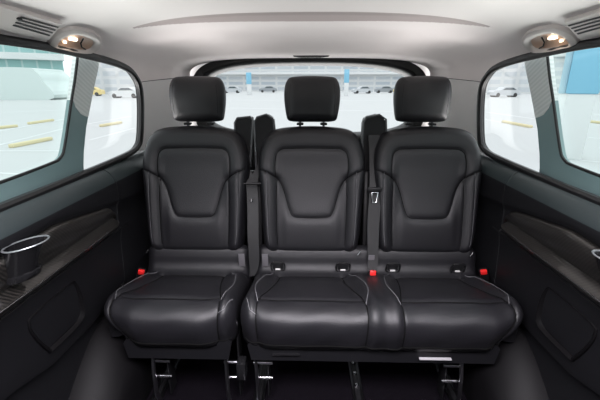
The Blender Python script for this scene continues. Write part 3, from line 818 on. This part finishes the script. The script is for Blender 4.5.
    for c in centres:
        for s in (-1, 1):
            sd.append([(c+s*a_, b_) for a_, b_ in ins]); sd.append([(c+s*a_, b_) for a_, b_ in front])
        sd.append([(c+a_, b_) for a_, b_ in cross]); sd.append([(c+a_, b_) for a_, b_ in rearl])
    hem = [(x0+.02+k*(x1-x0-.04)/30, CL-.004) for k in range(31)]
    sd.append(hem)
    return me, seam_mesh(sf, sd, .0022, 'seam', M['seam'], .0022), seam_mesh(sf, thinl, .0011, 'stitching', M['stitch'], .0024), sf

def obj_me(name, me, root, off=(0, 0, 0)):
    o = bpy.data.objects.new(name, me); col.objects.link(o); o.parent = root
    o.location = Vector(off)-Vector(root.location); return o
def add_back(root, cx, hx, word):
    b = obj_me('backrest', back_me, root, (cx, 0, 0))
    add_lines('seam', bseam_me, b); add_lines('stitching', bstitch_me, b)
    h = obj_me('headrest', head_me, root, (hx, 0, 0))
    add_lines('seam', hseam_me, h)
    for s in (-1, 1):
        o = MB().tube([(s*.052, 1.652, 1.02), (s*.052, 1.655, 1.07)], .0055, 10).build('headrest_post', M['steel']); o.parent = h
        o = MB().box((s*.052, 1.652, 1.036), (.030, .03, .010), .003).build('post_guide', M['plastic']); o.parent = h
    # side plastic bolster shells, low between the seats
def isofix(root, x, first=True):
    z0 = .474; y0 = 1.456
    R = Matrix.Rotation(.28, 3, 'X')
    ring = []
    for k in range(28):
        t = 2*math.pi*k/28; c, s = math.cos(t), math.sin(t)
        xx = .030*math.copysign(abs(c)**.6, c); zz = .027*math.copysign(abs(s)**.6, s)
        if zz > .02: xx = math.copysign(.026, xx) if abs(xx) > .02 else xx
        ring.append(Vector((x, y0, z0-.03)) + R @ Vector((xx, -.012, zz)))
    o = MB().tube(ring, .0035, 8, closed=True).build('anchor_bezel', M['gloss'], root)
    q = MB().box(Vector((x, y0, z0-.03))+R @ Vector((0, -.006, .002)), (.045, .012, .040), .004, R).build('anchor_recess', M['rubber']); under(q, root)
    q = MB().box(Vector((x, y0, z0-.03))+R @ Vector((0, -.0145, -.014)), (.022, .004, .008), .001, R).build('anchor_plate', M['tag']); under(q, root)
    q.data.materials[0] = M['pillar']
def seat_leg(root, x, mirror=1):
    o = MB().tube([(x, 1.16, .315), (x-.006*mirror, 1.135, .24), (x+.002, 1.105, .17), (x+.004, 1.10, .08), (x, 1.13, .012)], .010, 10, flat=.6).build('leg', M['legm'], root)
    o = MB().box((x+.04*mirror, 1.17, .17), (.006, .06, .27), .002).build('leg', M['plastic'], root)
    for z in (.205, .135):
        o = MB().tube([(x-.012*mirror if z > .2 else x, 1.13, z), (x+.058*mirror, 1.13, z)], .0065, 10).build('cross_pin', M['metal'] if z < .2 else M['legm'], root)

LX, CX, RX = -.499, .014, .516
def valance(root, x0, x1):
    o = MB().prism([(x0, .252), (x0-.012, .315), (x0+.0, .33), (x1, .33), (x1+.012, .315), (x1, .252)], lambda x, z, dd: (x, dd, z), 1.088, 1.108).build('valance', M['plastic_soft'], root, False)
    o = MB().box(((x0+x1)/2, 1.30, .30), (x1-x0-.06, .36, .034), .006).build('seat_pan', M['plastic'], root)
# single seat
s1 = empty('rear_seat', (LX, 1.2, 0), 'single black leather seat with headrest, leftmost in the row beside the left window', 'seat')
me, sm1, st1, sf1 = make_cushion([LX], LX-.229, LX+.244, True, True, -1)
cu = obj_me('cushion', me, s1)
add_lines('seam', sm1, cu); add_lines('stitching', st1, cu)
add_back(s1, LX, LX+.012, 'left'); valance(s1, LX-.150, LX+.215)
seat_leg(s1, -.575, 1); seat_leg(s1, -.30, 1)
# double bench
s2 = empty('bench_seat', (.25, 1.2, 0), 'double black leather bench with two backrests, middle and right places', 'seat')
me, sm1, st1, sf2 = make_cushion([CX, RX], CX-.254, RX+.237, True, True, 1)
cu = obj_me('cushion', me, s2)
add_lines('seam', sm1, cu); add_lines('stitching', st1, cu)
add_back(s2, CX, CX, 'middle'); add_back(s2, RX, RX-.026, 'right'); valance(s2, CX-.215, RX+.150)
seat_leg(s2, -.188, 1); seat_leg(s2, .565, -1)
for x in (CX-.145, CX+.14, RX-.145, RX+.135): isofix(s2, x)
# bright pull handle
o = MB().box((.452, 1.079, .278), (.114, .012, .007), .003).build('release_handle', M['handle'], s2); 
o = MB().box((-.075, 1.083, .283), (.10, .008, .010), .003).build('release_handle', M['gloss'], s2)
# tags at the backrest corners
for x, rt_ in ((-.288, s1), (-.186, s2), (.274, s2)):
    o = MB().box((x, 1.445, .470), (.027, .004, .068), .001, Matrix.Rotation(.2, 3, 'X')).build('fabric_tag', M['tag'], rt_)
# belt guide housings at the shoulders
def belt_guide(root, x0, x1, top, lean):
    pts = [(x0, top-.02), (x0+.012, top), (x1-.03 if lean > 0 else x1-.012, top+.012 if lean > 0 else top+.006), (x1, top-.008), (x1+lean*.02, .86), (x0+lean*.0, .80)]
    o = MB().prism(pts, lambda x, z, dd: (x, dd, z), 1.635, 1.70).build('belt_guide', M['plastic'], root, False)
    bm = bmesh.new(); bm.from_mesh(o.data); bmesh.ops.bevel(bm, geom=bm.edges, offset=.006, segments=2, affect='EDGES'); bm.to_mesh(o.data); bm.free()
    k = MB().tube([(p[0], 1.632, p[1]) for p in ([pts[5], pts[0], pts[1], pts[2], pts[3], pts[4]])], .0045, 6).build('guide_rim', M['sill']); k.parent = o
    k.matrix_parent_inverse = Matrix.Identity(4)
    k.data.materials[0] = M['rim2']
belt_guide(s1, -.325, -.245, 1.062, -1)
belt_guide(s2, -.238, -.155, 1.066, 1)
belt_guide(s2, .238, .335, 1.066, 1)
# small chrome pins by the backrest corners
for x, rt_ in ((-.705, s1), (.705, s2), (.222, s2)):
    o = MB().tube([(x-.006, 1.452, .495), (x+.006, 1.456, .512)], .0022, 8).build('recline_pin', M['metal'], rt_)
# dark linkage between seats
for x, rt_ in ((-.262, s1), (-.222, s2), (.262, s2)):
    o = MB().box((x, 1.60, .58), (.030, .10, .50), .01, Matrix.Rotation(-.2, 3, 'X')).build('side_shell', M['plastic'], rt_)

# ------------------------------------------------------------ belts
b1 = empty('seat_belt', (-.25, 1.5, .4), 'dark seat belt hanging in the gap between the left and middle seats', 'seat belt', 'seat belts hanging between the seats')
P = [at(262, 150, y=1.61), at(260, 163, y=1.60), at(257, 172, y=1.58), at(252, 182, y=1.555), at(252.5, 195, y=1.52), at(253, 215, y=1.49), at(253, 235, y=1.465), at(254, 252, y=1.45), at(254, 268, y=1.44), at(252, 276, y=1.43)]
o = MB().strip(catmull(P, 4), [float(v) for v in np.interp(range(37), [0, 8, 12, 24, 30, 36], [.010, .014, .024, .024, .022, .012])], .0015, [(1, .9-.9*min(1, k/12)+(.0 if k < 26 else .05*(k-26)), 0) for k in range(37)]).build('webbing', M['belt'], b1)
o = MB().tube([at(243.5, 183.5, y=1.535), at(261, 183.5, y=1.535)], .0042, 8).build('belt_loop', M['plastic'], b1)
o = MB().tube([at(251.5, 199, y=1.505)+np.array((0, -.001, 0)), at(251.5, 201.5, y=1.505)+np.array((0, -.006, 0))], .006, 10).build('stop_button', M['gloss'], b1)
o = MB().tube([at(255.5, 147, y=1.59), at(256, 155, y=1.59)], .0025, 8).build('guide_pin', M['metal'], b1)
o = MB().tube([at(251, 160, y=1.59), at(251.2, 167, y=1.59)], .0017, 8).build('guide_pin', M['metal'], b1)
b2 = empty('seat_belt', (.26, 1.5, .4), 'dark seat belt with metal tongue between the middle and right seats', 'seat belt', 'seat belts hanging between the seats')
P = [at(374, 135, y=1.625), at(375, 150, y=1.61), at(375.5, 170, y=1.57), at(375.5, 187, y=1.54), at(375, 200, y=1.515), at(373.5, 220, y=1.49), at(373, 245, y=1.46), at(373, 262, y=1.44), at(372, 272, y=1.425)]
o = MB().strip(catmull(P, 4), [float(v) for v in np.interp(range(33), [0, 20, 28, 32], [.026, .026, .021, .017])], .0015, [(1, 0, 0)]*33).build('webbing', M['belt'], b2)
o = MB().box(at(375, 190, y=1.522), (.066, .014, .026), .006).build('tongue_cover', M['plastic'], b2)
t0 = at(374.5, 197.5, y=1.502)
ring = [t0+np.array(v) for v in ((-.012, 0, .022), (.012, 0, .022), (.010, -.004, -.022), (-.010, -.004, -.022))]
o = MB().tube(ring, .0042, 6, closed=True, flat=.5).build('tongue', M['metal'], b2)
def buckle(px, py, y, lab, R):
    p = at(px, py, y=y)
    r = empty('belt_buckle', p, lab, 'buckle', 'red-buttoned belt buckles')
    r.rotation_euler = R
    o = MB().box((0, .014, -.022), (.034, .024, .06), .006).build('housing', M['plastic']); o.parent = r
    o = MB().box((0, .002, .004), (.026, .014, .022), .004).build('release_button', M['red']); o.parent = r
buckle(141, 273, 1.385, 'belt buckle with red button at the left edge of the left seat', (.3, .3, .3))
buckle(373, 274, 1.40, 'belt buckle with red button between the middle and right seats', (-.2, 0, 0))
buckle(484, 273, 1.385, 'belt buckle with red button at the right edge of the right seat', (.3, -.3, -.3))

# ------------------------------------------------------------ floor rails
for k, (x, lab) in enumerate([(-.60, 'dark steel floor rail under the outer side of the left seat'), (-.19, 'dark steel floor rail under the gap between left and middle seats'),
               (.207, 'dark floor rail with bright bolts under the middle of the bench'), (.59, 'dark steel floor rail under the outer side of the right seat')]):
    r = empty('floor_rail', (x, 1.0, 0), lab, 'rail', 'floor rails')
    o = MB().box((x-.016, .9, .006), (.012, 2.2, .012), .002).build('rail_side', M['steel'], r)
    o = MB().box((x+.016, .9, .006), (.012, 2.2, .012), .002).build('rail_side', M['steel'], r)
    o = MB().box((x, .9, .002), (.022, 2.2, .004), 0).build('rail_bed', M['rubber'], r, False)
    if k == 2:
        for y in (1.30, 1.235, 1.36):
            o = MB().lathe([(0, .012), (.006, .012), (.008, .009), (.008, .004)], (x, y, 0), 12).build('bolt', M['metal'], r)
lt = MB().box((0, 0, 0), (.034, .05, .075), .006)
o = lt.build('seat_latch', M['gloss'], None); o.location = at(242, 368, y=1.12); tag(o, 'small glossy black latch below the gap between left seat and bench', 'latch')
